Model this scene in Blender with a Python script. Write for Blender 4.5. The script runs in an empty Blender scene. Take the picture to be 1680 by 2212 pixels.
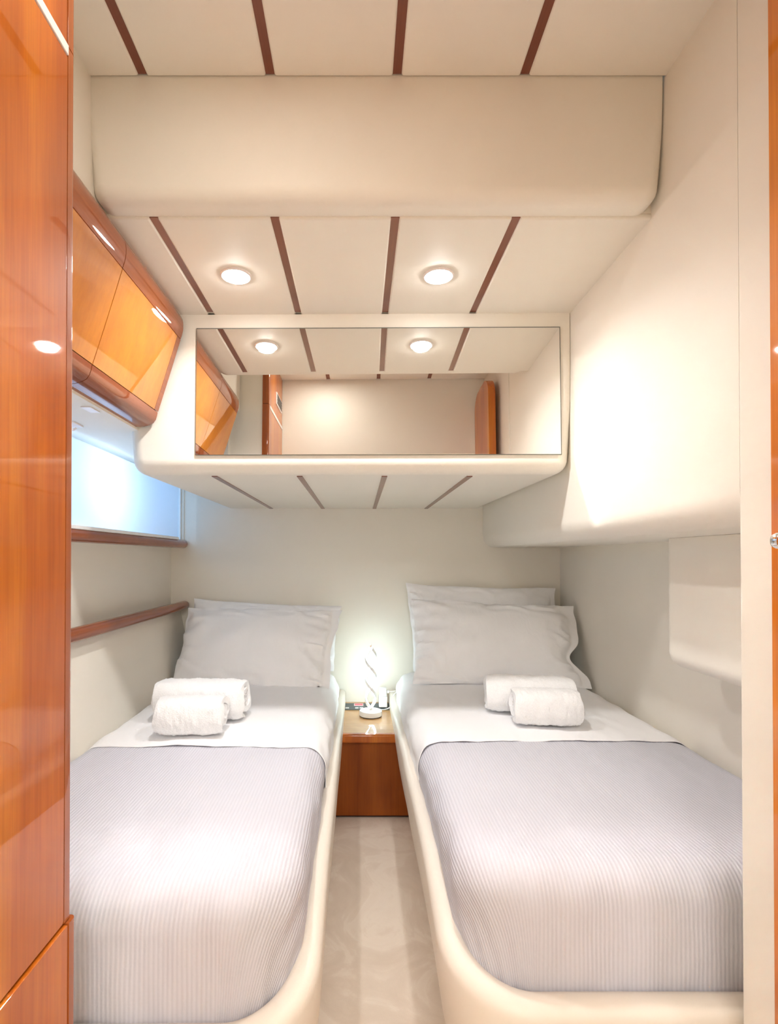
import bpy, bmesh, math, random
from mathutils import Vector, Matrix, noise
random.seed(7)
C = bpy.context.scene
COL = C.collection
EYE = 1.10
# ---------------------------------------------------------------- camera
cam_d = bpy.data.cameras.new('camera'); cam = bpy.data.objects.new('camera', cam_d); COL.objects.link(cam)
cam.location = (0, 0, EYE)
cam.rotation_euler = (math.radians(90.5), 0, 0)
cam_d.sensor_fit = 'HORIZONTAL'; cam_d.sensor_width = 36.0
cam_d.lens = 1150 / 1680 * 36.0
cam_d.shift_x = 65 / 1680; cam_d.shift_y = 90 / 1680
cam_d.clip_start = 0.02
C.camera = cam
# ---------------------------------------------------------------- exposure
C.view_settings.view_transform = 'Standard'
C.view_settings.look = 'None'
C.view_settings.gamma = 1.0
C.view_settings.use_curve_mapping = False
C.view_settings.exposure = 0.52
C.cycles.sample_clamp_indirect = 0.0
C.cycles.diffuse_bounces = 8
C.cycles.max_bounces = 14
C.cycles.caustics_reflective = True
C.cycles.blur_glossy = 0.0
# ---------------------------------------------------------------- world: daylight outside the window
W = bpy.data.worlds.new('world'); C.world = W; W.use_nodes = True
wn = W.node_tree.nodes; wl = W.node_tree.links
wn['Background'].inputs[0].default_value = (0.42, 0.68, 1.0, 1)
wn['Background'].inputs[1].default_value = 1.3
# ---------------------------------------------------------------- light strengths
DOWN_E = 82.0
DOWN_W = 2.6
LAMP_E = 24.0
def area(name, loc, rot, size, sizey, power, col, shape='RECTANGLE'):
    l = bpy.data.lights.new(name, 'AREA'); l.shape = shape; l.size = size
    if shape == 'RECTANGLE': l.size_y = sizey
    l.energy = power; l.color = col
    o = bpy.data.objects.new(name, l); o.location = loc; o.rotation_euler = rot; COL.objects.link(o)
    return o
R = math.radians
area('daylight', (-1.12, 1.86, 1.36), (0, R(-90), 0), 0.12, 0.20, 1.5, (0.80, 0.90, 1.0))
area('corridor_lamp_light', (0.08, -0.90, 2.05), (R(12), 0, 0), 0.40, 0.40, 18.0, (1.0, 0.985, 0.97))

ENTRY = area('entrance_fill_light', (-0.20, 0.66, 2.078), (0, 0, 0), 0.06, 0, 1.5, (1.0, 0.95, 0.88), 'DISK')  # unseen fill light, added to brighten the lintel in the mirror

# ================================================================ helpers
def loc_of(o):
    v = Vector((0, 0, 0))
    while o is not None:
        v += o.location; o = o.parent
    return v
def tag(o, label=None, cat=None, group=None, kind=None):
    if label: o['label'] = label
    if cat: o['category'] = cat
    if group: o['group'] = group
    if kind: o['kind'] = kind
    return o
def thing(name, loc, label, cat, group=None):
    o = bpy.data.objects.new(name, None); o.location = loc; o.empty_display_size = 0.05
    COL.objects.link(o); return tag(o, label, cat, group)
def finish(name, me, mat, parent=None, smooth=True, label=None, cat=None, group=None, kind=None):
    o = bpy.data.objects.new(name, me)
    if mat: me.materials.append(mat)
    if smooth:
        for p in me.polygons: p.use_smooth = True
        try: me.set_sharp_from_angle(angle=R(40))
        except Exception: pass
    if parent is not None:
        o.parent = parent
        me.transform(Matrix.Translation(-loc_of(parent)))
    else:
        xs = [v.co for v in me.vertices]
        if xs:
            b = Vector(((min(v.x for v in xs)+max(v.x for v in xs))/2, (min(v.y for v in xs)+max(v.y for v in xs))/2, min(v.z for v in xs)))
            me.transform(Matrix.Translation(-b)); o.location = b
    COL.objects.link(o)
    return tag(o, label, cat, group, kind)
def mesh(name, vs, fs, mat, parent=None, **k):
    me = bpy.data.meshes.new(name); me.from_pydata([tuple(v) for v in vs], [], fs); me.update()
    bm = bmesh.new(); bm.from_mesh(me); bmesh.ops.recalc_face_normals(bm, faces=bm.faces); bm.to_mesh(me); bm.free()
    return finish(name, me, mat, parent, **k)
def bm_box(bm, x0, x1, y0, y1, z0, z1, bevel=0, seg=3, pick=None):
    vs = [bm.verts.new((x, y, z)) for x in (x0, x1) for y in (y0, y1) for z in (z0, z1)]
    F = [(0,1,3,2),(4,6,7,5),(0,4,5,1),(2,3,7,6),(0,2,6,4),(1,5,7,3)]
    fs = [bm.faces.new([vs[i] for i in f]) for f in F]
    if bevel:
        es = {e for f in fs for e in f.edges}
        if pick: es = {e for e in es if pick((e.verts[0].co+e.verts[1].co)/2)}
        bmesh.ops.bevel(bm, geom=list(es), offset=bevel, segments=seg, profile=0.5, affect='EDGES')
    return vs
def flat_normals(o):
    if any(p.use_smooth for p in o.data.polygons):
        w_ = o.modifiers.new('weighted', 'WEIGHTED_NORMAL'); w_.keep_sharp = True; w_.weight = 100
    return o
def from_bm(name, bm, mat, parent=None, **k):
    bmesh.ops.recalc_face_normals(bm, faces=bm.faces)
    me = bpy.data.meshes.new(name); bm.to_mesh(me); bm.free()
    return flat_normals(finish(name, me, mat, parent, **k))
def box(name, x0, x1, y0, y1, z0, z1, mat, parent=None, bevel=0, seg=3, pick=None, **k):
    bm = bmesh.new(); bm_box(bm, x0, x1, y0, y1, z0, z1, bevel, seg, pick)
    return from_bm(name, bm, mat, parent, **k)
def tube_data(pts, rad, n=12, cap=True, sx=1.0, sz=1.0):
    pts = [Vector(p) for p in pts]; vs = []; fs = []
    up = Vector((0, 0, 1))
    for i, p in enumerate(pts):
        t = (pts[min(i+1, len(pts)-1)] - pts[max(i-1, 0)]).normalized()
        a = t.cross(up)
        if a.length < 1e-3: a = t.cross(Vector((0, 1, 0)))
        a.normalize(); b = a.cross(t).normalized()
        r = rad[i] if isinstance(rad, (list, tuple)) else rad
        for k in range(n):
            w = 2*math.pi*k/n
            vs.append(p + a*math.cos(w)*r*sx + b*math.sin(w)*r*sz)
    for i in range(len(pts)-1):
        for k in range(n):
            fs.append((i*n+k, i*n+(k+1) % n, (i+1)*n+(k+1) % n, (i+1)*n+k))
    if cap:
        fs.append(tuple(range(n-1, -1, -1))); fs.append(tuple(range((len(pts)-1)*n, len(pts)*n)))
    return vs, fs
def tube(name, pts, rad, mat, parent=None, n=12, sx=1.0, sz=1.0, **k):
    vs, fs = tube_data(pts, rad, n, True, sx, sz); return mesh(name, vs, fs, mat, parent, **k)
def lathe(name, prof, centre, mat, parent=None, n=48, axis='z', **k):
    vs = []; fs = []
    for (r, h) in prof:
        for i in range(n):
            w = 2*math.pi*i/n
            if axis == 'z': v = (centre[0]+r*math.cos(w), centre[1]+r*math.sin(w), centre[2]+h)
            else: v = (centre[0]+h, centre[1]+r*math.cos(w), centre[2]+r*math.sin(w))
            vs.append(v)
    for j in range(len(prof)-1):
        for i in range(n):
            fs.append((j*n+i, j*n+(i+1) % n, (j+1)*n+(i+1) % n, (j+1)*n+i))
    fs.append(tuple(range(n-1, -1, -1))); fs.append(tuple(range((len(prof)-1)*n, len(prof)*n)))
    return mesh(name, vs, fs, mat, parent, **k)
def prism_y(name, prof, y0, y1, mat, parent=None, **k):
    """closed (x, z) profile extruded along y"""
    n = len(prof); vs = [(x, y0, z) for x, z in prof] + [(x, y1, z) for x, z in prof]
    fs = [(i, (i+1) % n, n+(i+1) % n, n+i) for i in range(n)] + [tuple(range(n-1, -1, -1)), tuple(range(n, 2*n))]
    return flat_normals(mesh(name, vs, fs, mat, parent, **k))

# ================================================================ materials
def new_mat(name):
    m = bpy.data.materials.new(name); m.use_nodes = True
    return m, m.node_tree.nodes, m.node_tree.links, m.node_tree.nodes['Principled BSDF']
def noise_node(n, l, scale, detail=4, vec=None, rough=0.5, coord='Object', stretch=(1,1,1)):
    tc = n.new('ShaderNodeTexCoord'); mp = n.new('ShaderNodeMapping'); mp.inputs['Scale'].default_value = stretch
    l.new(tc.outputs[coord], mp.inputs['Vector'])
    t = n.new('ShaderNodeTexNoise'); t.inputs['Scale'].default_value = scale; t.inputs['Detail'].default_value = detail
    t.inputs['Roughness'].default_value = rough
    l.new(mp.outputs['Vector'], t.inputs['Vector']); return t
def ramp(n, l, src, stops):
    r = n.new('ShaderNodeValToRGB'); e = r.color_ramp.elements
    while len(e) < len(stops): e.new(0.5)
    for i, (p, c) in enumerate(stops): e[i].position = p; e[i].color = (*c, 1)
    l.new(src, r.inputs['Fac']); return r
def bump(n, l, src, b, strength, dist):
    k = n.new('ShaderNodeBump'); k.inputs['Strength'].default_value = strength; k.inputs['Distance'].default_value = dist
    l.new(src, k.inputs['Height']); l.new(k.outputs['Normal'], b.inputs['Normal']); return k
def leather(name, c, rough=0.55):
    m, n, l, b = new_mat(name)
    t = noise_node(n, l, 3.0, 3); a = tuple(x*0.975 for x in c)
    r = ramp(n, l, t.outputs['Fac'], [(0.3, a), (0.7, c)]); l.new(r.outputs['Color'], b.inputs['Base Color'])
    b.inputs['Roughness'].default_value = rough; b.inputs['Specular IOR Level'].default_value = 0.3
    t2 = noise_node(n, l, 900, 2); bump(n, l, t2.outputs['Fac'], b, 0.12, 0.0006)
    return m
def wood(name, dark, mid, light, stretch, coat=1.0, croughness=0.03, fine=1.0):
    m, n, l, b = new_mat(name)
    t = noise_node(n, l, 9, 5, stretch=stretch, rough=0.6)
    t.inputs['Distortion'].default_value = 0.4
    r = ramp(n, l, t.outputs['Fac'], [(0.28, dark), (0.5, mid), (0.74, light)])
    s2 = tuple(x*6 if x > 0.5 else x for x in stretch)
    t2 = noise_node(n, l, 30, 3, stretch=s2, rough=0.7)
    r2 = ramp(n, l, t2.outputs['Fac'], [(0.3, (0.80, 0.78, 0.76)), (0.65, (1, 1, 1))])
    mx = n.new('ShaderNodeMix'); mx.data_type = 'RGBA'; mx.blend_type = 'MULTIPLY'; mx.inputs[0].default_value = 0.8*fine
    l.new(r.outputs['Color'], mx.inputs[6]); l.new(r2.outputs['Color'], mx.inputs[7])
    t3 = noise_node(n, l, 2.6, 3, stretch=(1, 1, 0.6), rough=0.55); t3.inputs['Distortion'].default_value = 1.0
    r3 = ramp(n, l, t3.outputs['Fac'], [(0.35, (0.70, 0.62, 0.55)), (0.62, (1, 1, 1))])
    m2 = n.new('ShaderNodeMix'); m2.data_type = 'RGBA'; m2.blend_type = 'MULTIPLY'; m2.inputs[0].default_value = 0.7
    l.new(mx.outputs[2], m2.inputs[6]); l.new(r3.outputs['Color'], m2.inputs[7])
    l.new(m2.outputs[2], b.inputs['Base Color'])
    b.inputs['Roughness'].default_value = 0.5; b.inputs['Specular IOR Level'].default_value = 0.12; b.inputs['Coat Weight'].default_value = coat
    b.inputs['Coat Roughness'].default_value = croughness; b.inputs['Coat IOR'].default_value = 1.52
    return m
def plain(name, c, rough=0.5, metal=0.0, coat=0.0):
    m, n, l, b = new_mat(name)
    t = noise_node(n, l, 40, 2); r = ramp(n, l, t.outputs['Fac'], [(0.3, tuple(x*0.96 for x in c)), (0.7, c)])
    l.new(r.outputs['Color'], b.inputs['Base Color']); b.inputs['Roughness'].default_value = rough
    b.inputs['Metallic'].default_value = metal; b.inputs['Coat Weight'].default_value = coat
    return m
def emit(name, c, s):
    m, n, l, b = new_mat(name)
    b.inputs['Base Color'].default_value = (*c, 1); b.inputs['Emission Color'].default_value = (*c, 1)
    b.inputs['Emission Strength'].default_value = s; return m
CREAM = (0.80, 0.765, 0.685)
M = {}
M['cream'] = leather('cream_leatherette', CREAM)
M['cream_bed'] = leather('cream_bed_leather', (0.76, 0.70, 0.62), 0.45)
M['wood_v'] = wood('cherry_vertical', (0.40, 0.080, 0.005), (0.58, 0.15, 0.007), (0.76, 0.26, 0.010), (1.0, 1.0, 0.10))
M['wood_c'] = wood('cherry_cabinet', (0.42, 0.125, 0.008), (0.58, 0.20, 0.012), (0.70, 0.275, 0.018), (0.6, 0.6, 0.10), fine=0.6)
M['wood_m'] = wood('cherry_moulding', (0.20, 0.038, 0.008), (0.30, 0.068, 0.012), (0.42, 0.115, 0.020), (1.0, 0.06, 1.0))
M['wood_post'] = wood('cherry_post', (0.28, 0.06, 0.012), (0.42, 0.11, 0.02), (0.52, 0.16, 0.03), (1.0, 1.0, 0.06))
M['wood_s'] = wood('mahogany_strip', (0.17, 0.042, 0.02), (0.21, 0.055, 0.026), (0.25, 0.07, 0.03), (1.0, 0.08, 1.0), coat=1.0, croughness=0.22)
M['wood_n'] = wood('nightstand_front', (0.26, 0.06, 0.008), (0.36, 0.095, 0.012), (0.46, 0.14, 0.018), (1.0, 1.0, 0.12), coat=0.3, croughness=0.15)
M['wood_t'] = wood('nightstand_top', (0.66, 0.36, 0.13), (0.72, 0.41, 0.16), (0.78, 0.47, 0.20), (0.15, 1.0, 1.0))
M['seam'] = plain('dark_seam', (0.06, 0.02, 0.008), 0.7)
M['black'] = plain('black_plastic', (0.02, 0.02, 0.02), 0.4)
M['chrome'] = plain('chrome', (0.85, 0.86, 0.88), 0.08, 1.0)
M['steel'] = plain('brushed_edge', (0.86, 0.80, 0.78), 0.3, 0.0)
M['white_p'] = plain('white_plastic', (0.86, 0.86, 0.86), 0.35)
M['panel'] = plain('grey_panel', (0.10, 0.115, 0.12), 0.4)
M['button'] = plain('white_button', (0.8, 0.8, 0.8), 0.4)
M['red'] = emit('red_display', (0.7, 0.10, 0.12), 0.8)
M['dark_void'] = plain('dark_gap', (0.03, 0.025, 0.02), 0.9)
m, n, l, b = new_mat('mirror_glass'); b.inputs['Base Color'].default_value = (0.90, 0.90, 0.88, 1); b.inputs['Metallic'].default_value = 1; b.inputs['Roughness'].default_value = 0.0
t = noise_node(n, l, 2, 2); r = ramp(n, l, t.outputs['Fac'], [(0.3, (0.89, 0.89, 0.87)), (0.7, (0.91, 0.91, 0.89))]); l.new(r.outputs['Color'], b.inputs['Base Color'])
M['mirror'] = m
M['mirror_edge'] = plain('mirror_edge', (0.16, 0.17, 0.15), 0.3)
# white cotton
def cotton(name, c, wr=0.5):
    m, n, l, b = new_mat(name)
    t = noise_node(n, l, 5, 2); r = ramp(n, l, t.outputs['Fac'], [(0.3, tuple(x*0.985 for x in c)), (0.7, c)])
    l.new(r.outputs['Color'], b.inputs['Base Color'])
    b.inputs['Roughness'].default_value = 0.85; b.inputs['Specular IOR Level'].default_value = 0.15
    t2 = noise_node(n, l, 14, 4, stretch=(1.6, 0.7, 1.0)); t2.inputs['Distortion'].default_value = 1.2
    bump(n, l, t2.outputs['Fac'], b, wr, 0.006)
    return m
M['sheet'] = cotton('white_sheet', (0.86, 0.86, 0.875), 0.22)
M['pillow'] = cotton('white_pillowcase', (0.87, 0.875, 0.89), 0.40)
# terry
m, n, l, b = new_mat('terry_towel'); b.inputs['Base Color'].default_value = (0.90, 0.90, 0.905, 1)
b.inputs['Roughness'].default_value = 1.0; b.inputs['Specular IOR Level'].default_value = 0.05
b.inputs['Sheen Weight'].default_value = 0.4; b.inputs['Sheen Roughness'].default_value = 0.5
t = noise_node(n, l, 260, 3, rough=0.7); r = ramp(n, l, t.outputs['Fac'], [(0.3, (0.84, 0.84, 0.85)), (0.7, (0.92, 0.92, 0.925))]); l.new(r.outputs['Color'], b.inputs['Base Color'])
bump(n, l, t.outputs['Fac'], b, 0.8, 0.003); M['terry'] = m
# ribbed bedspread (ribs run along the bed, taken from the cloth's own UV)
m, n, l, b = new_mat('ribbed_bedspread')
uv = n.new('ShaderNodeUVMap'); uv.uv_map = 'UVMap'
sp = n.new('ShaderNodeSeparateXYZ'); l.new(uv.outputs['UV'], sp.inputs[0])
mu = n.new('ShaderNodeMath'); mu.operation = 'MULTIPLY'; mu.inputs[1].default_value = 2*math.pi/0.0078; l.new(sp.outputs['X'], mu.inputs[0])
si = n.new('ShaderNodeMath'); si.operation = 'SINE'; l.new(mu.outputs[0], si.inputs[0])
mr = n.new('ShaderNodeMapRange'); mr.inputs[1].default_value = -1; mr.inputs[2].default_value = 1; l.new(si.outputs[0], mr.inputs[0])
mv = n.new('ShaderNodeMath'); mv.operation = 'MULTIPLY'; mv.inputs[1].default_value = 2*math.pi/0.006; l.new(sp.outputs['Y'], mv.inputs[0])
sv = n.new('ShaderNodeMath'); sv.operation = 'SINE'; l.new(mv.outputs[0], sv.inputs[0])
ad = n.new('ShaderNodeMath'); ad.operation = 'MULTIPLY_ADD'; ad.inputs[1].default_value = 0.04; l.new(sv.outputs[0], ad.inputs[0]); l.new(mr.outputs[0], ad.inputs[2])
r = ramp(n, l, mr.outputs[0], [(0.1, (0.545, 0.545, 0.60)), (0.6, (0.59, 0.59, 0.645))]); l.new(r.outputs['Color'], b.inputs['Base Color'])
bump(n, l, ad.outputs[0], b, 0.5, 0.0014); b.inputs['Roughness'].default_value = 0.9; b.inputs['Specular IOR Level'].default_value = 0.1
M['spread'] = m
# carpet
m, n, l, b = new_mat('beige_carpet')
t = noise_node(n, l, 5, 6, rough=0.6); t.inputs['Distortion'].default_value = 1.6
r = ramp(n, l, t.outputs['Fac'], [(0.35, (0.66, 0.56, 0.47)), (0.5, (0.70, 0.60, 0.51)), (0.56, (0.75, 0.66, 0.57)), (0.75, (0.71, 0.61, 0.52))])
l.new(r.outputs['Color'], b.inputs['Base Color']); b.inputs['Roughness'].default_value = 1; b.inputs['Specular IOR Level'].default_value = 0.05
b.inputs['Sheen Weight'].default_value = 0.3
t2 = noise_node(n, l, 700, 3); bump(n, l, t2.outputs['Fac'], b, 0.5, 0.002); M['carpet'] = m
# translucent blind
m, n, l, b = new_mat('blind_fabric'); out = n['Material Output']
t = noise_node(n, l, 300, 2, stretch=(1, 1, 1)); r = ramp(n, l, t.outputs['Fac'], [(0.3, (0.80, 0.82, 0.85)), (0.7, (0.84, 0.86, 0.89))])
l.new(r.outputs['Color'], b.inputs['Base Color']); b.inputs['Roughness'].default_value = 0.9
tr = n.new('ShaderNodeBsdfTranslucent'); tr.inputs[0].default_value = (0.88, 0.93, 1, 1)
mx = n.new('ShaderNodeMixShader'); mx.inputs[0].default_value = 0.5
l.new(b.outputs[0], mx.inputs[1]); l.new(tr.outputs[0], mx.inputs[2]); l.new(mx.outputs[0], out.inputs[0]); M['blind'] = m
m, n, l, b = new_mat('window_glass'); b.inputs['Transmission Weight'].default_value = 1; b.inputs['Roughness'].default_value = 0; b.inputs['IOR'].default_value = 1.45
lp = n.new('ShaderNodeBsdfTransparent'); lp.inputs[0].default_value = (0.85, 0.93, 1, 1); gl = n.new('ShaderNodeBsdfGlossy'); gl.inputs['Roughness'].default_value = 0.02
mx = n.new('ShaderNodeMixShader'); mx.inputs[0].default_value = 0.06
l.new(lp.outputs[0], mx.inputs[1]); l.new(gl.outputs[0], mx.inputs[2]); l.new(mx.outputs[0], n['Material Output'].inputs[0]); M['glass'] = m
M['down'] = emit('downlight_glow', (1.0, 0.985, 0.968), DOWN_E)
M['led'] = emit('led_glow', (0.80, 0.98, 1.0), LAMP_E)

# ================================================================ room shell
YB = 2.70      # headboard wall
XR = 1.02      # lower right hull side
XL = -0.953    # lower left hull side
ZC = 2.09      # main ceiling
ZS = 1.838     # lowered ceiling
S = dict(kind='structure')
mesh('floor', [(-1.3, -1.3, 0), (1.3, -1.3, 0), (1.3, YB+0.05, 0), (-1.3, YB+0.05, 0), (-1.3, -1.3, -0.05), (1.3, -1.3, -0.05), (1.3, YB+0.05, -0.05), (-1.3, YB+0.05, -0.05)],
     [(0,1,2,3), (4,5,6,7), (0,1,5,4), (1,2,6,5), (2,3,7,6), (3,0,4,7)], M['carpet'], smooth=False, **S)
box('wall_back', -1.2, 1.2, YB, YB+0.05, 0, ZC+0.06, M['cream'], smooth=False, **S)
box('wall_right', XR, XR+0.05, 0.88, YB, 0, 1.2, M['cream'], smooth=False, **S)
STRIPX = [-0.4435, -0.182, 0.0785, 0.340]
def padded(name, x0, x1, y0, y1, z, th=0.014):
    """leatherette panels hanging at height z with gaps where the wooden strips sit"""
    bm = bmesh.new(); e = [x0] + [c for s in STRIPX for c in (s-0.0088, s+0.0088)] + [x1]
    for i in range(0, len(e), 2): bm_box(bm, e[i], e[i+1], y0, y1, z, z+th, 0.005, 3)
    bm_box(bm, x0, x1, y0, y1, z+th-0.002, z+th+0.04)
    return bm
# main ceiling over the entrance
from_bm('ceiling', padded('ceiling', -0.60, 0.66, 0.422, 1.0865, ZC), M['cream'], **S)
box('ceiling_corridor', -1.2, 1.2, -1.25, 0.33, ZC, ZC+0.05, M['cream'], smooth=False, **S)
tn = 1
for sx in STRIPX:
    box('trim_%d' % tn, sx-0.0092, sx+0.0092, 0.426, 1.084, ZC+0.004, ZC+0.013, M['wood_s'], smooth=False, **S); tn += 1
# lowered ceiling block: its face is the padded bulkhead, its underside carries the downlights
bm = bmesh.new()
bm_box(bm, -0.556, 0.6255, 1.088, 1.60, ZS, ZC+0.03)
es = [e for e in bm.edges if (abs((e.verts[0].co.z+e.verts[1].co.z)/2-ZS) < 1e-4 and abs((e.verts[0].co.y+e.verts[1].co.y)/2-1.088) < 1e-4)]
vv = [e for e in bm.edges if abs(e.verts[0].co.z-ZS) < 1e-4 and abs(e.verts[1].co.z-ZS) < 1e-4 and abs(e.verts[0].co.y-e.verts[1].co.y) > 0.1]
bmesh.ops.bevel(bm, geom=vv, offset=0.035, segments=8, profile=0.5, affect='EDGES')
front = [e for e in bm.edges if abs(e.verts[0].co.y-1.088) < 1e-4 and abs(e.verts[1].co.y-1.088) < 1e-4 and e.verts[0].co.z < ZS+0.05 and e.verts[1].co.z < ZS+0.05]
bmesh.ops.bevel(bm, geom=front, offset=0.03, segments=8, profile=0.5, affect='EDGES')
from_bm('wall_bulkhead', bm, M['cream'], **S)
from_bm('ceiling_lowered', padded('c', -0.556, 0.640, 1.142, 1.600, ZS-0.006), M['cream'], **S)
for sx in STRIPX:
    box('trim_%d' % tn, sx-0.0092, sx+0.0092, 1.144, 1.585, ZS-0.002, ZS+0.006, M['wood_s'], smooth=False, **S); tn += 1
box('ceiling_void', -1.2, 1.2, 1.55, YB, ZS+0.02, ZC+0.05, M['cream'], smooth=False, **S)
# upper left wall above the wooden cabinets
box('wall_upper_left', -0.95, -0.552, 0.79, 1.60, 1.80, ZC+0.05, M['cream'], smooth=False, **S)
# right upper overhang with soft lower edge
box('wall_upper_right', 0.630, 1.20, 0.88, YB-0.001, 1.155, ZC+0.05, M['cream'], bevel=0.055, seg=10,
    pick=lambda c: abs(c.x-0.63) < 1e-3 and abs(c.z-1.155) < 1e-3, **S)
# bulkhead between the beds and the entrance on the right
box('wall_near_right', 0.6265, 1.20, 0.30, 0.878, 0, ZC+0.05, M['cream'], bevel=0.006, seg=3,
    pick=lambda c: abs(c.x-0.6265) < 1e-3 and abs(c.y-0.878) < 1e-3, **S)
# doorway wall the camera looks through: lintel and jambs
bm = bmesh.new()
bm_box(bm, -1.2, 1.2, 0.33, 0.42, 1.70, ZC+0.05); bm_box(bm, -1.2, -0.42, 0.33, 0.42, 0, 1.70)
from_bm('wall_front', bm, M['cream'], smooth=False, **S)
bm = bmesh.new()
bm_box(bm, -0.75, -0.70, -1.25, 0.33, 0, ZC); bm_box(bm, 0.90, 0.95, -1.25, 0.33, 0, ZC); bm_box(bm, -0.75, 0.95, -1.30, -1.25, 0, ZC)
from_bm('wall_corridor', bm, M['cream'], smooth=False, **S)
# left hull side in cross-section: sloping foot, plain panel, ledge, window band
yL0 = 0.79
prism_y('wall_left', [(-0.835, 0), (-0.835, 0.50), (-0.905, 0.845), (XL, 0.862), (XL, 1.155), (-0.886, 1.160), (-0.886, 1.182), (-1.06, 1.182), (-1.06, 0)], yL0, YB, M['cream'], smooth=False, **S)
bm = bmesh.new()
bm_box(bm, -0.93, -0.886, yL0, 1.05, 1.182, 1.52); bm_box(bm, -0.93, -0.886, 2.6935, YB, 1.182, 1.52)
bm_box(bm, -0.93, -0.66, yL0, YB, 1.482, 1.53)
from_bm('wall_left_window_surround', bm, M['cream'], smooth=False, **S)
box('wall_left_end', -1.2, -0.60, 0.775, 0.79, 0, ZC, M['cream'], smooth=False, **S)
# window
w = box('window_1', -0.912, -0.908, 1.05, 2.692, 1.182, 1.482, M['glass'], smooth=False, **S)
bm = bmesh.new()
for (a0, a1, b0, b1) in ((1.05, 2.692, 1.182, 1.196), (1.05, 2.692, 1.470, 1.482), (1.05, 1.065, 1.196, 1.47), (2.684, 2.692, 1.196, 1.47)):
    bm_box(bm, -0.918, -0.900, a0, a1, b0, b1)
from_bm('window_frame', bm, M['white_p'], w, smooth=False)

# ================================================================ roller blind on the window
t = thing('roller_blind', (-0.872, 1.8, 1.185), 'white roller blind drawn down and glowing blue in front of the side window', 'blind')
vs = []; fs = []; NY = 60; NZ = 12
for i in range(NY+1):
    for j in range(NZ+1):
        y = 1.06+(2.566-1.06)*i/NY; z = 1.20+(1.468-1.20)*j/NZ
        vs.append((-0.872+0.0015*math.sin(y*9+z*20), y+(0.004*math.sin(z*40) if i == NY else 0), z))
for i in range(NY):
    for j in range(NZ):
        a = i*(NZ+1)+j; fs.append((a, a+1, a+NZ+2, a+NZ+1))
mesh('blind_fabric', vs, fs, M['blind'], t)
box('bottom_bar', -0.879, -0.866, 1.06, 2.566, 1.190, 1.203, M['white_p'], t, bevel=0.003)
bm = bmesh.new(); bm_box(bm, -0.70, -0.675, 1.335, 1.385, 1.4795, 1.4815)
from_bm('vent_plate', bm, M['steel'], smooth=False, label='tiny slotted plate on the pale recess ceiling above the window', cat='vent plate')
t = thing('blind_catch', (-0.80, 1.50, 1.482), 'small clear catch fixed beside the top edge of the roller blind', 'catch')
box('catch_plate', -0.825, -0.795, 1.48, 1.535, 1.4775, 1.482, M['steel'], t, bevel=0.001)
tube('catch_hook', [(-0.815, 1.49, 1.478), (-0.815, 1.50, 1.468), (-0.815, 1.515, 1.466), (-0.812, 1.525, 1.473)], 0.0035, M['steel'], t, n=8)

# ================================================================ grab rails
def rail(cx, cz, label, r=0.0235):
    y1 = YB-0.004; pts = []; rad = []
    for i in range(0, 11): pts.append((cx, 0.80+(y1-r*0.6-0.80)*i/10, cz)); rad.append(r)
    for k in range(1, 8):
        a = k/7*math.pi/2; pts.append((cx, y1-r*0.6+r*0.55*math.sin(a), cz)); rad.append(r*max(0.05, math.cos(a)**0.7))
    t = thing('grab_rail', (cx, 1.75, cz-r), label, 'rail', 'wooden rails along the left side')
    tube('rail_bar', pts, rad, M['wood_m'], t, n=24, sx=1.0, sz=0.95)
    box('backing_strip', cx-0.030, cx-0.008, 0.80, YB-0.012, cz-0.010, cz+0.016, M['wood_s'], t, smooth=False)
rail(-0.886, EYE+0.072, 'round varnished wooden rail directly under the window blind')
rail(-0.878, EYE-0.236, 'round varnished wooden rail low on the wall above the left bed pillows', 0.0245)

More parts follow.
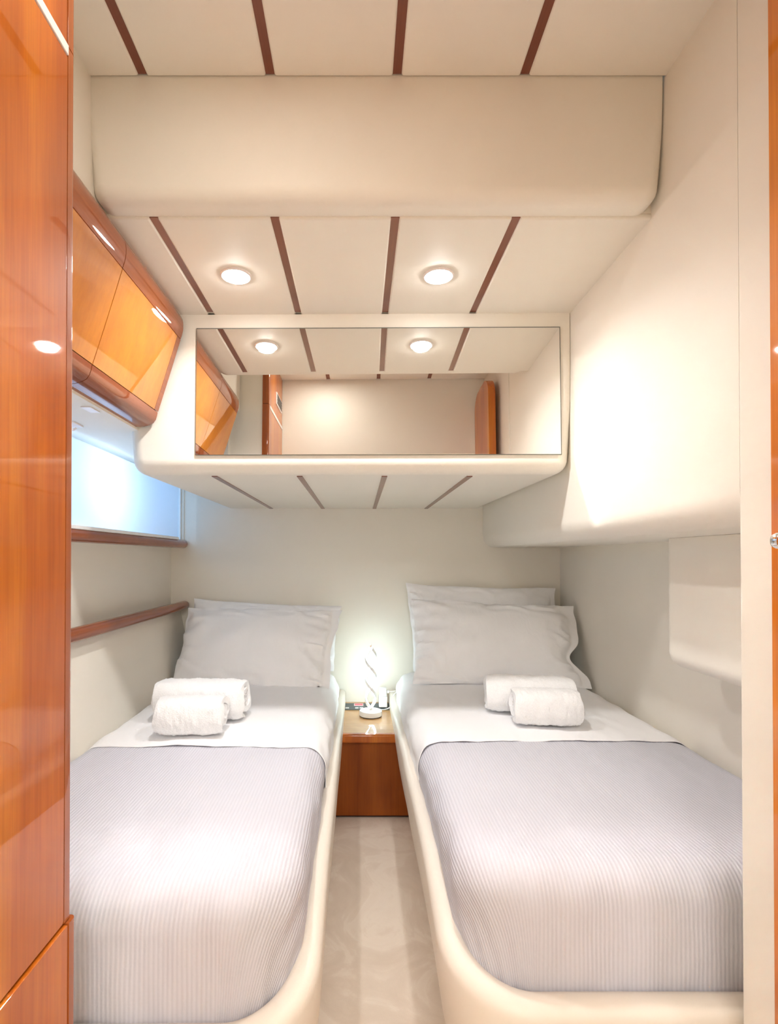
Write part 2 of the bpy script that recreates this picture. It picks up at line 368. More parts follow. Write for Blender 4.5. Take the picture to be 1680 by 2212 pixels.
# ================================================================ wooden overhead cabinets (left)
def cab_unit(y0, y1, label, endcap):
    z = EYE
    t = thing('overhead_cabinet', (-0.60, (y0+y1)/2, z+0.388), label, 'cabinet', 'wooden cabinets over the window')
    g = 0.0012
    prism_y('cabinet_body', [(-0.552, z+0.732), (-0.53, z+0.69), (-0.540, z+0.640), (-0.606, z+0.432), (-0.62, z+0.394), (-0.885, z+0.3845), (-0.885, z+0.732)], y0+g, y1-g, M['seam'], t, smooth=False)
    top = [(-0.552, z+0.736)]
    for k in range(9):
        a = k/8*math.pi/2; top.append((-0.552+0.0315*math.sin(a), z+0.692+0.042*math.cos(a)))
    top += [(-0.5208, z+0.681), (-0.5220, z+0.671), (-0.5246, z+0.660), (-0.5282, z+0.6500), (-0.537, z+0.647), (-0.552, z+0.655)]
    ye = y1-g
    prism_y('top_moulding', top, y0+g, ye, M['wood_m'], t)
    d0 = Vector((-0.5285, z+0.6475)); d1 = Vector((-0.5945, z+0.4335)); nrm = Vector((0.226, -0.071)).normalized()
    bul = []
    for k in range(7):
        s = k/6; p = d0.lerp(d1, s) + nrm*0.0006*math.sin(math.pi*s); bul.append((p.x, p.y))
    prof = bul + [(d1.x-0.010, d1.y+0.003), (d0.x-0.010, d0.y+0.003)]
    if endcap:
        prism_y('cabinet_door', prof, y0+g, y1-0.030, M['wood_c'], t)
        prism_y('end_stile', prof, y1-0.0285, ye, M['wood_m'], t)
    else:
        prism_y('cabinet_door', prof, y0+g, ye, M['wood_c'], t)
    bot = [(-0.5955, z+0.432)]
    for k in range(9):
        a = k/8*math.pi/2; bot.append((-0.598-0.030*math.sin(a)*0.9+0.0, z+0.4225-0.034*(1-math.cos(a))-0.0*a))
    bot = [(-0.5955, z+0.4320), (-0.5975, z+0.421), (-0.601, z+0.410), (-0.608, z+0.400), (-0.618, z+0.3945), (-0.635, z+0.390), (-0.885, z+0.3825), (-0.885, z+0.392), (-0.64, z+0.400), (-0.607, z+0.432)]
    prism_y('bottom_moulding', bot, y0+g, ye, M['wood_m'], t)
cab_unit(0.925, 1.185, 'glossy cherry cabinet door nearest the tall wardrobe, partly hidden by it', False)
cab_unit(1.185, 1.574, 'glossy cherry cabinet over the window touching the mirror box', True)

# ================================================================ padded box with mirror over the bed heads
t = thing('overhead_box', (0, 2.15, 1.353), 'cream padded box spanning above the bed heads with wooden strips below', 'box')
bx0, bx1, by0, bz0 = -0.684, 0.6285, 1.582, 1.353
bm = bmesh.new(); bm_box(bm, bx0, bx1, by0, YB-0.001, bz0, ZS-0.006)
side = [e for e in bm.edges if abs(e.verts[0].co.z-bz0) < 1e-4 and abs(e.verts[1].co.z-bz0) < 1e-4 and abs(e.verts[0].co.y-e.verts[1].co.y) > 0.1]
bmesh.ops.bevel(bm, geom=side, offset=0.045, segments=8, profile=0.5, affect='EDGES')
fr = [e for e in bm.edges if abs(e.verts[0].co.y-by0) < 1e-4 and abs(e.verts[1].co.y-by0) < 1e-4 and min(e.verts[0].co.z, e.verts[1].co.z) < bz0+0.2 and max(e.verts[0].co.z, e.verts[1].co.z) < bz0+0.06]
bmesh.ops.bevel(bm, geom=fr, offset=0.042, segments=8, profile=0.5, affect='EDGES')
for v in bm.verts:
    if v.co.y < 1.75: v.co.y += (v.co.z-1.595)*math.tan(R(1.55)) - (v.co.x-0.056)*0.010
from_bm('padded_shell', bm, M['cream'], t)
for i, sx in enumerate(STRIPX):
    box('wood_strip', sx-0.0085, sx+0.0085, 1.632, YB-0.002, bz0-0.0025, bz0+0.002, M['wood_s'], t, smooth=False)
# piping seams on the underside
# mirror, tilted slightly upwards and to the left
th = R(1.55); yaw = 0.0100
def mir(x, z, off):
    y = 1.5755 + (z-1.598)*math.tan(th) - (x-0.056)*yaw + 0.002
    return (x, y+off, z)
mx0, mx1, mz0, mz1 = -0.4866, 0.5984, EYE+0.306, EYE+0.689
t = thing('mirror', (0.056, 1.575, mz0), 'wide frameless mirror on the cream box, reflecting the ceiling lights', 'mirror')
def slab(name, x0, x1, z0, z1, o0, o1, mat, par):
    vs = [mir(x, z, o) for o in (o0, o1) for (x, z) in ((x0, z0), (x1, z0), (x1, z1), (x0, z1))]
    return mesh(name, vs, [(0,1,2,3), (4,5,6,7), (0,1,5,4), (1,2,6,5), (2,3,7,6), (3,0,4,7)], mat, par, smooth=False)
slab('mirror_backing', mx0, mx1, mz0, mz1, 0.0, 0.014, M['mirror_edge'], t)
slab('mirror_glass', mx0+0.0022, mx1-0.0030, mz0+0.0012, mz1-0.0034, -0.0015, 0.0015, M['mirror'], t)

# ================================================================ downlights
def downlight(x, y, zc, label):
    t = thing('ceiling_downlight', (x, y, zc), label, 'ceiling light', 'downlights in the lowered ceiling')
    lathe('trim_ring', [(0.0330, 0.0), (0.0335, -0.004), (0.036, -0.005), (0.0395, -0.003), (0.040, 0.0)], (x, y, zc), M['steel'], t)
    a_ = area('downlight_bulb', (x, y, zc-0.0145), (0, 0, 0), 0.052, 0, DOWN_W, (1.0, 0.985, 0.968), 'DISK'); a_.data.spread = R(150)
    lathe('glowing_lens', [(0.0, -0.0130), (0.012, -0.0125), (0.022, -0.0105), (0.029, -0.0075), (0.0325, -0.003), (0.0325, -0.001), (0.0, -0.001)], (x, y, zc), M['down'], t)
t = thing('ceiling_downlight', (-0.20, 0.66, ZC), 'unseen downlight added in the entrance ceiling to brighten the lintel', 'ceiling light')  # out-of-view fixture added to go with the entrance fill light
lathe('trim_ring', [(0.0330, 0.0), (0.0335, -0.004), (0.036, -0.005), (0.0395, -0.003), (0.040, 0.0)], (-0.20, 0.66, ZC), M['chrome'], t)
downlight(-0.318, 1.371, ZS-0.006, 'bright round ceiling downlight nearer the wooden cabinets')
downlight(0.206, 1.371, ZS-0.006, 'bright round ceiling downlight nearer the right wall')

# ================================================================ padded locker on the right wall
box('side_locker', 0.85, XR-0.001, 0.88, 1.490, 0.803, 1.1545, M['cream'], bevel=0.04, seg=8,
    pick=lambda c: (abs(c.y-1.490) < 1e-3 and abs(c.x-XR+0.001) > 0.01 and c.z < 1.1) or (abs(c.z-0.803) < 1e-3 and abs(c.x-0.85) < 1e-3),
    label='cream padded locker with rounded corner low on the right wall', cat='locker')

# ================================================================ wardrobe on the left
wx = -0.42
t = thing('wardrobe', (-0.62, 0.575, 0), 'tall glossy cherry wood wardrobe filling the left edge beside the left bed', 'wardrobe')
box('wardrobe_body', -0.90, wx-0.004, 0.422, 0.772, 0.001, ZC-0.001, M['seam'], t, smooth=False)
box('end_panel', -0.90, wx-0.016, 0.772, 0.7755, 0.001, ZC-0.001, M['cream'], t, smooth=False)
zm = 0.578; zt = 1.842
box('main_door', wx-0.018, wx, 0.424, 0.7625, zm+0.002, zt-0.018, M['wood_v'], t, bevel=0.0012, seg=2)
box('seam_reflection_strip', wx-0.018, wx+0.0015, 0.424, 0.7625, zt-0.0165, zt-0.002, M['steel'], t, bevel=0.001)  # pale colour stands in for the reflection along the door seam
up = box('upper_panel', wx-0.018, wx-0.001, 0.424, 0.7625, zt+0.001, ZC-0.002, M['wood_v'], t, bevel=0.0012, seg=2)
vt = box('air_vent', wx-0.012, wx+0.004, 0.46, 0.61, 1.90, 1.96, M['steel'], t, bevel=0.002)
vt['label'] = 'black air vent with slats'
for k in range(4): box('vent_slat', wx-0.002, wx+0.005, 0.47, 0.60, 1.907+k*0.0125, 1.916+k*0.0125, M['black'], vt, smooth=False)
box('lower_door', wx-0.018, wx+0.004, 0.424, 0.7665, 0.06, zm-0.002, M['wood_v'], t, bevel=0.002, seg=2)
box('plinth', wx-0.03, wx-0.010, 0.424, 0.760, 0.001, 0.058, M['wood_v'], t, smooth=False)
def post(name, z0, z1, xo, y0=0.7635, y1=0.7835):
    prof = [(wx-0.030+xo, y0)] + [(wx-0.008+xo+0.008*math.cos(a), y1-0.008+0.008*math.sin(a)) for a in [k/8*math.pi/2 for k in range(9)]] + [(wx-0.030+xo, y1)]
    prof.insert(1, (wx+xo, y0))
    n_ = len(prof); vs = [(x, y, z0) for x, y in prof]+[(x, y, z1) for x, y in prof]
    mesh(name, vs, [(i, (i+1) % n_, n_+(i+1) % n_, n_+i) for i in range(n_)]+[tuple(range(n_)), tuple(range(n_, 2*n_))], M['wood_post'], t)
post('edge_post', zm+0.001, zt-0.003, 0.0); post('edge_post', zt-0.001, ZC-0.002, 0.0); post('edge_post', 0.001, zm-0.001, 0.005, 0.7675, 0.7865)

# ================================================================ entrance door standing open at the right
dx = 0.572
bm = bmesh.new(); bm_box(bm, dx, dx+0.032, 0.425, 0.738, 0.01, 1.985)
bmesh.ops.bevel(bm, geom=[e for e in bm.edges if abs(e.verts[0].co.z-1.985) < 1e-4 and abs(e.verts[1].co.z-1.985) < 1e-4 and abs(e.verts[0].co.y-0.738) < 1e-4 and abs(e.verts[1].co.y-0.738) < 1e-4 or
    (abs(e.verts[0].co.z-1.985) < 1e-4 and abs(e.verts[1].co.z-1.985) < 1e-4 and abs(e.verts[0].co.y-0.425) < 1e-4 and abs(e.verts[1].co.y-0.425) < 1e-4)], offset=0.09, segments=8, profile=0.5, affect='EDGES')
door = from_bm('door_1', bm, M['wood_v'], kind='structure')
h = tube('door_handle', [(dx-0.001, 0.665, EYE+0.022), (dx-0.012, 0.665, EYE+0.022), (dx-0.044, 0.665, EYE+0.022), (dx-0.049, 0.665, EYE+0.022), (dx-0.0525, 0.665, EYE+0.022), (dx-0.0545, 0.665, EYE+0.022), (dx-0.0550, 0.665, EYE+0.022)], [0.0105, 0.0105, 0.0105, 0.0101, 0.0085, 0.0050, 0.0015], M['chrome'], door, n=24)
h['label'] = 'chrome handle'
tube('lever', [(dx-0.042, 0.662, EYE+0.022), (dx-0.043, 0.62, EYE+0.022), (dx-0.042, 0.57, EYE+0.020), (dx-0.042, 0.555, EYE+0.020)], [0.009, 0.009, 0.008, 0.004], M['chrome'], h, n=16)
lathe('rose', [(0.0, -0.008), (0.022, -0.008), (0.024, -0.004), (0.024, 0.0), (0.0, 0.0)], (dx-0.0005, 0.665, EYE+0.022), M['chrome'], h, axis='x')

# ================================================================ beds
MT = EYE-0.565      # mattress top
def fold(u, v, X0, X1, Y0, Y1, Rc, r, top, maxdrop=9, off=0.0):
    """lay a flat cloth point (u, v) over a soft rounded slab"""
    cx = min(max(u, X0+Rc), X1-Rc); cy = min(max(v, Y0+Rc), Y1-Rc)
    dxx, dyy = u-cx, v-cy; L = math.hypot(dxx, dyy); base = Rc-r
    if L <= base: 
        return Vector((u, v, top+off)), 0.0, Vector((0, 0, 1))
    s = L-base; dr = Vector((dxx/L, dyy/L, 0))
    lim = r*math.pi/2 + maxdrop-r
    s = min(s, lim)
    if s < r*math.pi/2:
        a = s/r; hh = base+r*math.sin(a); dz = r*(1-math.cos(a)); nn = dr*math.sin(a)+Vector((0, 0, math.cos(a)))
    else:
        hh = base+r; dz = r+(s-r*math.pi/2); nn = dr
    p = Vector((cx, cy, top))+dr*hh-Vector((0, 0, dz)) + nn*off
    return p, s, nn
def cloth(name, u0, u1, v0, v1, B, top, drop, off, mat, parent=None, step=0.009, wr=0.0015, thick=0.0, seed=0.0, edge=None, crown=0.006, **k):
    X0, X1, Y0, Y1 = B; nu = max(2, int((u1-u0)/step)); nv = max(2, int((v1-v0)/step)); vs = []; uvs = []; fs = []
    for i in range(nu+1):
        for j in range(nv+1):
            u = u0+(u1-u0)*i/nu; v = v0+(v1-v0)*j/nv
            if edge: u, v = edge(u, v, i/nu, j/nv)
            p, s, nn = fold(u, v, X0, X1, Y0, Y1, 0.13, 0.062, top, drop, off)
            cr = crown*max(0, math.sin(math.pi*min(max((u-X0)/(X1-X0), 0), 1)))
            q = noise.noise(Vector((u*7+seed, v*5, seed)))*wr*2 + noise.noise(Vector((u*26+seed, v*11+3, seed)))*wr*(1.0+2.0*min(1, s/0.06))
            p = p + nn*(q+(cr if s == 0 else cr*max(0, 1-s/0.1)))
            vs.append(p); uvs.append((u, v))
    for i in range(nu):
        for j in range(nv):
            a = i*(nv+1)+j; fs.append((a, a+nv+1, a+nv+2, a+1))
    me = bpy.data.meshes.new(name); me.from_pydata([tuple(p) for p in vs], [], fs)
    ul = me.uv_layers.new(name='UVMap')
    for lp in me.loops: ul.data[lp.index].uv = uvs[lp.vertex_index]
    me.update()
    o = finish(name, me, mat, parent, **k)
    if thick:
        sm = o.modifiers.new('solid', 'SOLIDIFY'); sm.thickness = thick; sm.offset = 1.0
    return o
def bed(side, label, X_in, X_out, yfoot, inner_floor, lbl_sheet, lbl_spread, yspread):
    """side=-1: aisle on the bed's right.  X_in = mattress edge at the aisle, X_out = at the hull"""
    sg = 1 if side < 0 else -1          # outward direction at the aisle side
    X0, X1 = min(X_in, X_out), max(X_in, X_out)
    t = thing('bed', ((X0+X1)/2, 1.75, 0), label, 'bed', 'twin beds')
    B = (X0, X1, yfoot, YB-0.012)
    # padded rim: swept profile along the aisle side, round the foot corner, along the foot
    rw_s, rw_f = 0.042, 0.062
    xo = X_in+sg*rw_s*0.86; yo = yfoot-rw_f
    Rk = 0.16
    path = []
    for i in range(30): path.append((xo, YB-0.004-(YB-0.004-(yo+Rk))*i/30, sg, 0.0, i/30*0.6))
    for k in range(17):
        a = k/16*math.pi/2
        path.append((xo-sg*Rk+sg*Rk*math.cos(a), yo+Rk-Rk*math.sin(a), sg*math.cos(a), -math.sin(a), 0.6+0.1*k/16))
    xe = X_out-sg*0.0
    for i in range(1, 21): path.append((xo-sg*Rk+(xe-(xo-sg*Rk))*i/20, yo, 0.0, -1.0, 0.7+0.3*i/20))
    vs = []; fs = []; NP = None
    for (px, py, nx, ny, tt) in path:
        f = min(max((tt-0.50)/0.20, 0), 1); f = f*f*(3-2*f)
        H = 0.425+(0.352-0.425)*f; w = rw_s+(rw_f-rw_s)*f; r = w/2
        fl = inner_floor+(0.03-inner_floor)*f
        if ny == 0.0:                       # head end of the rail curves up a little at the wall
            H += 0.014*max(0, (py-2.45)/0.25)
        pr = [(-fl, 0.0), (-fl*0.92, 0.03), (-fl*0.62, 0.12), (-fl*0.25, 0.22), (-0.002, H-0.09), (0, H-0.06)]
        for k in range(0, 13):
            a = k/12*math.pi; pr.append((-r+r*math.cos(a), H-r+r*math.sin(a)))
        pr += [(-w, H-0.10)]
        NP = len(pr)
        wob = 0.0012*noise.noise(Vector((px*6, py*6, 1.3)))
        for (nn_, z) in pr: vs.append((px+nx*(nn_+wob), py+ny*(nn_+wob), z))
    for i in range(len(path)-1):
        for k in range(NP-1): fs.append((i*NP+k, (i+1)*NP+k, (i+1)*NP+k+1, i*NP+k+1))
    mesh('padded_rim', vs, fs, M['cream_bed'], t)
    box('bed_base', X0+0.03 if sg > 0 else X0+0.10, X1-0.10 if sg > 0 else X1-0.01, yfoot+0.06, YB-0.02, 0.002, 0.30, M['cream_bed'], t, smooth=False)
    mt = cloth('mattress', X0-0.16, X1+0.16, yfoot-0.16, YB+0.10, B, MT-0.004, 0.19, -0.006, M['sheet'], t, step=0.02, wr=0.0005, crown=0.003)
    # bedspread: from below the turned sheet to the foot
    def fe(u, v, a, b):
        return u, v+(0.004*math.sin(u*9)+0.003*math.sin(u*23) if b > 0.97 else 0)
    u_in = X_in+sg*0.15; u_out = X_out-sg*0.02
    ua, ub = min(u_in, u_out), max(u_in, u_out)
    cloth('bedspread', ua, ub, yfoot-0.225, yspread+0.02, B, MT, 0.215, 0.0022, M['spread'], None, step=0.0085, wr=0.0016, seed=3.3+side, edge=fe,
          label=lbl_spread, cat='bedspread', group='grey ribbed bedspreads')
    def se(u, v, a, b):
        d = 0.0
        if b < 0.06: d = 0.003*math.sin(u*7+1)+0.002*math.sin(u*31)
        return u, v+d+(0.02*abs((u-X_in)/0.2)*0 if b < 0.05 else 0)
    cloth('sheet', ua, ub, yspread, YB-0.03, B, MT, 0.17, 0.0045, M['sheet'], None, step=0.0085, wr=0.0022, thick=0.0022, seed=9.1+side, edge=se,
          label=lbl_sheet, cat='sheet', group='white bed sheets')
bed(-1, 'left bed with cream padded rim against the window side', -0.104, -0.832, 0.882, 0.045,
    'white sheet stretched over the head half of the left bed', 'pale grey ribbed bedspread covering the foot of the left bed', 1.578)
bed(1, 'right bed with cream padded rim against the plain right wall', 0.186, XR-0.004, 0.946, 0.078,
    'white sheet stretched over the head half of the right bed', 'pale grey ribbed bedspread covering the foot of the right bed', 1.622)

# ================================================================ pillows
def pillow(name, TL, TR, BL, BR, T, label, seed, flange=0.0, fside=1, wob=0.006, notch=(0, 0, 1), group='white pillows at the bed heads'):
    TL, TR, BL, BR = map(Vector, (TL, TR, BL, BR)); NU, NV = 70, 44
    nrm = ((TR-TL).cross(TL-BL)).normalized()
    if nrm.y > 0: nrm = -nrm           # towards the camera
    def pos(a, b, sgn):
        # a, b in -1..1 ; sag edge midpoints inwards
        s = (a+1)/2; tt = (b+1)/2
        pa = a*(1-0.030*(1-b*b)*abs(a)**3); pb = b*(1-0.055*(1-a*a)*abs(b)**3)
        s, tt = (pa+1)/2, (pb+1)/2
        p = BL.lerp(BR, s).lerp(TL.lerp(TR, s), tt)
        fa = a
        if flange and a*fside > 1-flange*2: fl = 0.0
        aa = abs(a)
        if flange and a*fside > 0: aa = min(1.0, aa/(1-flange))
        th_ = T*(max(0, 1-aa**2.6)**0.62)*(max(0, 1-abs(b)**2.4)**0.62)
        k = noise.noise(Vector((a*2.3+seed, b*1.9, seed*1.7)))*0.013
        e = max(aa, abs(b))
        # creases fanning from corners / seams
        cr = math.sin((a*fside*6+b*9)*1.6+noise.noise(Vector((a*3, b*4, seed)))*6)*wob*max(0, (e-0.55)/0.45)*(0.4 if sgn < 0 else 1)*(1-0.6*(e > 0.985))
        cr += math.sin(b*22+noise.noise(Vector((a*5, b*3, seed+4)))*5)*wob*0.35*max(0, a*fside-0.55)/0.45
        p = p + nrm*(sgn*(th_*0.5+0.0012)+(k+cr)*min(1, th_/0.03+0.25))
        p = p + Vector((0, 0, 1))*(noise.noise(Vector((a*2.1, seed, b)))*0.006*e) + (TR-TL).normalized()*noise.noise(Vector((seed, b*3.1, a)))*0.010*e
        p = p - (TR-TL).normalized()*fside*notch[0]*math.exp(-((b-notch[1])/notch[2])**2)*max(0, a*fside)**4
        return p
    vs = []; fs = []
    for sgn in (1, -1):
        for i in range(NU+1):
            for j in range(NV+1):
                ai = -math.cos(math.pi*i/NU)*0.35+(2*i/NU-1)*0.65; bj = -math.cos(math.pi*j/NV)*0.35+(2*j/NV-1)*0.65
                vs.append(pos(ai, bj, sgn))
    off = (NU+1)*(NV+1)
    for o_ in (0, off):
        for i in range(NU):
            for j in range(NV):
                a = o_+i*(NV+1)+j; fs.append((a, a+1, a+NV+2, a+NV+1))
    ring = [(i, 0) for i in range(NU)]+[(NU, j) for j in range(NV)]+[(i, NV) for i in range(NU, 0, -1)]+[(0, j) for j in range(NV, 0, -1)]
    ids = [i*(NV+1)+j for i, j in ring]
    for q in range(len(ids)):
        a, b_ = ids[q], ids[(q+1) % len(ids)]; fs.append((a, b_, b_+off, a+off))
    zmin = MT+0.010
    def edge_drop(x):
        q = max(0, x+0.168, 0.248-x if x > 0.05 else 0)
        return 0.062-math.sqrt(max(0.0004, 0.062**2-min(q, 0.0595)**2))
    vs = [Vector((v.x, min(v.y, YB-0.006), max(v.z, zmin-edge_drop(v.x)))) for v in vs]
    return mesh(name, vs, fs, M['pillow'], None, label=label, cat='pillow', group=group)
E = EYE
pillow('pillow', (-0.82, 2.655, E-0.200), (-0.085, 2.655, E-0.238), (-0.81, 2.55, E-0.54), (-0.12, 2.55, E-0.54), 0.10, 'white pillow behind, peeking above the front pillow on the left bed', 1.0)
pillow('pillow', (-0.822, 2.575, E-0.240), (-0.083, 2.575, E-0.248), (-0.830, 2.345, E-0.555), (-0.126, 2.295, E-0.592), 0.15, 'white pillow in front on the left bed, its loose open end by the lamp', 2.3, flange=0.10, fside=1, wob=0.009, notch=(0.012, -0.1, 0.4))
pillow('pillow', (0.232, 2.655, E-0.122), (0.978, 2.655, E-0.148), (0.26, 2.55, E-0.54), (0.96, 2.55, E-0.54), 0.11, 'white pillow behind, standing tallest on the right bed', 5.1, flange=0.06, fside=1)
pillow('pillow', (0.258, 2.575, E-0.195), (1.003, 2.49, E-0.222), (0.236, 2.345, E-0.556), (1.008, 2.295, E-0.562), 0.16, 'white pillow in front on the right bed with a creased open end at the wall', 7.7, flange=0.10, fside=1, wob=0.009, notch=(0.060, -0.32, 0.28))

# ================================================================ rolled towels
def towel(cx, cy, L, w, h, turns, rz, label, seed, endside):
    """terry towel rolled into a soft loaf; axis along local x"""
    per = 44; n_ = int(per*turns); NX = 54; pitch = 0.92/turns
    cen = []
    for i in range(n_+1):
        th_ = 2*math.pi*turns*i/n_; rho = 1-pitch*0.45-pitch*(turns*(1-i/n_))
        rho = max(rho, 0.03); cen.append((th_, rho))
    vs = []; fs = []
    z0 = MT+0.0125+h/2
    th0 = R(-100)                       # loose outer end tucks under, at the front bottom
    def pt(th_, rho, x):
        a = th_-2*math.pi*turns+th0
        c, s = math.cos(a), math.sin(a); ex = 0.80
        yy = math.copysign(abs(c)**ex, c)*rho*w/2; zz = math.copysign(abs(s)**ex, s)*rho*h/2
        xr = x/(L/2)
        shrink = 1-0.10*abs(xr)**6
        yy *= shrink; zz *= shrink
        e = noise.noise(Vector((x*30+seed, yy*30, zz*30)))*0.0034+noise.noise(Vector((x*120, yy*120+seed, zz*120)))*0.0026+noise.noise(Vector((x*330, yy*330+seed, zz*330)))*0.0024
        d = math.hypot(yy, zz)+1e-6
        yy += yy/d*e; zz += zz/d*e
        xx = x + xr*abs(xr)**8*noise.noise(Vector((th_*0.7, seed, rho*3)))*0.016 + (1-rho)*(-xr*abs(xr)**6)*0.010
        return xx, yy, zz
    for sgn in (1, -1):
        for i, (th_, rho) in enumerate(cen):
            tk = pitch*0.44*(1 if i < n_-2 else 0.7)
            for k in range(NX+1):
                x = -L/2+L*k/NX; q = pt(th_, max(0.005, rho+sgn*tk), x)
                zz = q[2]+z0
                vs.append((q[0], q[1], max(zz, MT+0.0115)))
    off = (n_+1)*(NX+1)
    for i in range(n_):
        for k in range(NX):
            a = i*(NX+1)+k; fs.append((a, a+1, a+NX+2, a+NX+1)); fs.append((a+off, a+off+NX+1, a+off+NX+2, a+off+1))
    for i in range(n_):
        for k in (0, NX):
            a = i*(NX+1)+k; fs.append((a, a+NX+1, a+NX+1+off, a+off))
    for k in range(NX):
        for i in (0, n_):
            a = i*(NX+1)+k; fs.append((a, a+1, a+1+off, a+off))
    Rm = Matrix.Rotation(rz, 4, 'Z')
    vs = [Rm @ Vector(v) + Vector((cx, cy, 0)) for v in vs]
    return mesh('rolled_towel', vs, fs, M['terry'], None, label=label, cat='towel', group='rolled white towels on the beds')
towel(-0.540, 1.845, 0.310, 0.165, 0.145, 3.0, R(-3), 'larger rolled white towel behind the small one on the left bed', 1.7, 1)
towel(-0.524, 1.682, 0.208, 0.150, 0.130, 2.6, R(2), 'smaller rolled white towel in front on the left bed', 4.2, 1)
towel(0.610, 1.925, 0.300, 0.165, 0.140, 3.0, R(-8), 'larger rolled white towel behind the small one on the right bed', 8.8, -1)
towel(0.618, 1.775, 0.212, 0.150, 0.130, 2.6, R(-6), 'smaller rolled white towel in front on the right bed', 6.1, -1)

# ================================================================ nightstand
ZN = 0.36
t = thing('nightstand', (0.05, 2.47, 0), 'glossy cherry nightstand fitted between the two beds', 'nightstand')
box('front_panel', -0.13, 0.235, 2.262, 2.28, 0.012, ZN-0.034, M['wood_n'], t, smooth=False)
box('cabinet_body', -0.13, 0.235, 2.28, YB-0.004, 0.012, ZN-0.034, M['wood_n'], t, smooth=False)
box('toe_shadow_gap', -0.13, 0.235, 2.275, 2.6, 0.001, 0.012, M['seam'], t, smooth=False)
box('table_top', -0.112, 0.185, 2.262, YB-0.004, ZN-0.034, ZN, M['wood_t'], t, smooth=False)
box('front_nosing', -0.112, 0.185, 2.236, 2.261, ZN-0.036, ZN+0.001, M['wood_v'], t, bevel=0.009, seg=5, pick=lambda c: abs(c.y-2.236) < 1e-3)
box('rear_strip', -0.112, 0.185, 2.672, YB-0.004, ZN, ZN+0.014, M['wood_t'], t, smooth=False)
# control panel with buttons and a red display
t = thing('control_panel', (-0.03, 2.63, ZN), 'dark control panel with white buttons and red display behind the lamp', 'control panel')
def on_panel(x0, x1, s0, s1, h, nm, mat, par):
    a = Vector((0, 2.600, ZN+0.002)); b_ = Vector((0, 2.668, ZN+0.014)); d = b_-a; nn = Vector((0, -d.z, d.y)).normalized()
    p0 = a+d*s0; p1 = a+d*s1
    vs = [(x, p.y+nn.y*q, p.z+nn.z*q) for q in (-0.002, h) for (x, p) in ((x0, p0), (x1, p0), (x1, p1), (x0, p1))]
    return mesh(nm, vs, [(0,1,2,3), (4,5,6,7), (0,1,5,4), (1,2,6,5), (2,3,7,6), (3,0,4,7)], mat, par, smooth=False)
fp = on_panel(-0.106, 0.062, 0, 1, 0.002, 'face_plate', M['panel'], t)
for (bx, s) in ((-0.076, 0.72), (-0.077, 0.48), (-0.078, 0.22), (-0.057, 0.22), (-0.010, 0.22), (0.012, 0.22)):
    on_panel(bx-0.0085, bx+0.0085, s-0.07, s+0.07, 0.0035, 'button', M['button'], t)
on_panel(-0.024, 0.022, 0.55, 0.92, 0.003, 'display_frame', M['button'], t)
dsp = on_panel(-0.021, 0.019, 0.60, 0.87, 0.0036, 'display', M['red'], t); dsp['label'] = 'red lit display'
t = thing('socket_strip', (0.125, 2.63, ZN), 'dark socket strip at the right rear of the nightstand', 'socket')
on_panel(0.066, 0.180, 0, 1, 0.002, 'face_plate', M['panel'], t)
on_panel(0.150, 0.172, 0.2, 0.8, 0.003, 'socket_cover', M['black'], t)

# ================================================================ spiral lamp
lx, ly = 0.0555, 2.505
t = thing('spiral_lamp', (lx, ly, ZN), 'white double spiral table lamp glowing on the nightstand', 'lamp')
lathe('base', [(0.0, 0.0), (0.049, 0.0), (0.050, 0.004), (0.0525, 0.005), (0.053, 0.023), (0.0515, 0.026), (0.047, 0.0275), (0.0, 0.0275)], (lx, ly, ZN+0.0005), M['white_p'], t, n=64)
lathe('base_foot', [(0.0, 0.0), (0.0505, 0.0), (0.0505, 0.0035), (0.0, 0.0035)], (lx, ly, ZN+0.0003), M['black'], t, n=48)
lathe('neck', [(0.0, 0.0), (0.009, 0.0), (0.007, 0.012), (0.0, 0.012)], (lx, ly, ZN+0.028), M['chrome'], t, n=24)
HL = 0.287; zb = ZN+0.036
def hel(s, sign, rad):
    ph = 3*math.pi*s; env = min(1, s/0.06, (1-s)/0.06)**0.5 if 0 < s < 1 else 0
    # wider lobes at the top and bottom, rings slimmer where the ribbons cross
    return Vector((lx+sign*rad*math.sin(ph)*1.0, ly+sign*rad*math.cos(ph)*env*0.55, zb+HL*s))
def ribbon(name, sign, rad, w, th_, mat, n=110):
    vs = []; fs = []
    for i in range(n+1):
        s = i/n; p = hel(s, sign, rad); q = hel(min(1, s+0.004), sign, rad)-hel(max(0, s-0.004), sign, rad); q.normalize()
        o_ = Vector((p.x-lx, p.y-ly, 0)); 
        o_ = Vector((math.sin(3*math.pi*s)*sign, math.cos(3*math.pi*s)*sign, 0)); o_ = (o_-q*o_.dot(q)).normalized(); a_ = q.cross(o_).normalized()
        for (c1, c2) in ((-1, -1), (1, -1), (1, 1), (-1, 1)): vs.append(p+a_*c1*w/2+o_*c2*th_/2)
    for i in range(n):
        for k in range(4): fs.append((i*4+k, i*4+(k+1) % 4, (i+1)*4+(k+1) % 4, (i+1)*4+k))
    fs += [(0, 1, 2, 3), (n*4, n*4+1, n*4+2, n*4+3)]
    return mesh(name, vs, fs, mat, t)
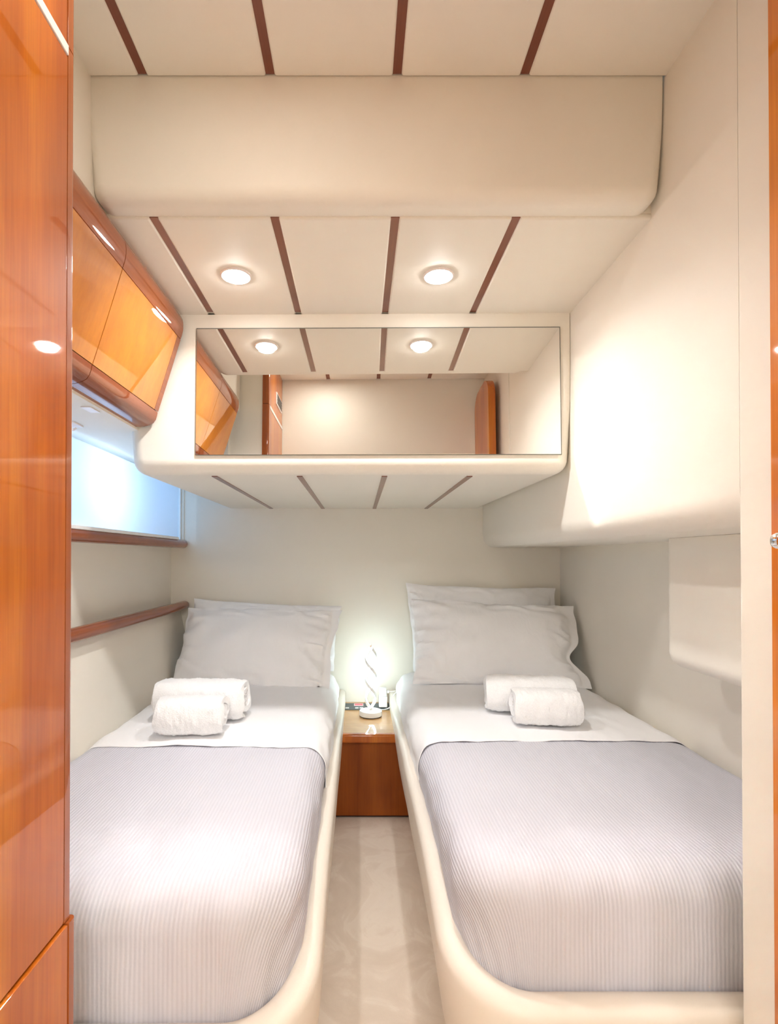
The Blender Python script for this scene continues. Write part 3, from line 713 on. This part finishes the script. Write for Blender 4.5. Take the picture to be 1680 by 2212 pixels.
for sg_ in (1, -1):
    ribbon('led_ribbon', sg_, 0.0215, 0.010, 0.005, M['led'])
    ribbon('ribbon_frame', sg_, 0.0255, 0.0115, 0.0025, M['white_p'])
box('top_cap', lx-0.005, lx+0.005, ly-0.006, ly+0.006, zb+HL-0.004, zb+HL+0.012, M['chrome'], t, bevel=0.001)

# ================================================================ plug adapter, charger and cable
t = thing('plug_adapter', (0.118, 2.632, ZN+0.008), 'white plug adapter standing in the socket beside the lamp', 'plug')
box('adapter_body', 0.098, 0.139, 2.610, 2.655, ZN+0.010, ZN+0.062, M['white_p'], t, bevel=0.004)
box('charger', 0.100, 0.136, 2.614, 2.652, ZN+0.0625, ZN+0.101, M['white_p'], t, bevel=0.004)
box('plug_tip', 0.1365, 0.150, 2.622, 2.640, ZN+0.076, ZN+0.090, M['white_p'], t, bevel=0.004)
cab = [(0.150, 2.631, ZN+0.083), (0.165, 2.630, ZN+0.083), (0.19, 2.632, ZN+0.088), (0.205, 2.640, ZN+0.085), (0.21, 2.66, ZN+0.07)]
def smooth_pts(P, n=8):
    P = [Vector(p) for p in P]; out = []
    for i in range(len(P)-1):
        p0 = P[max(i-1, 0)]; p1 = P[i]; p2 = P[i+1]; p3 = P[min(i+2, len(P)-1)]
        for k in range(n):
            s = k/n; out.append(0.5*((2*p1)+(p2-p0)*s+(2*p0-5*p1+4*p2-p3)*s*s+(3*p1-p0-3*p2+p3)*s**3))
    out.append(P[-1]); return out
tube('usb_cable', smooth_pts(cab), 0.0022, M['white_p'], None, n=8, label='thin white cable running from the charger behind the right bed', cat='cable')
cab2 = [(0.105, 2.575, ZN+0.010), (0.125, 2.570, ZN+0.012), (0.148, 2.572, ZN+0.022), (0.158, 2.58, ZN+0.045), (0.168, 2.59, ZN+0.075), (0.185, 2.60, ZN+0.088), (0.205, 2.62, ZN+0.088)]
cab2 = [(lx+0.01, ly+0.062, ZN+0.012), (lx+0.03, ly+0.070, ZN+0.012)] + cab2
tube('lamp_cable', smooth_pts(cab2), 0.0022, M['white_p'], None, n=8, label='thin white lamp cable looping over to the right bed rim', cat='cable')
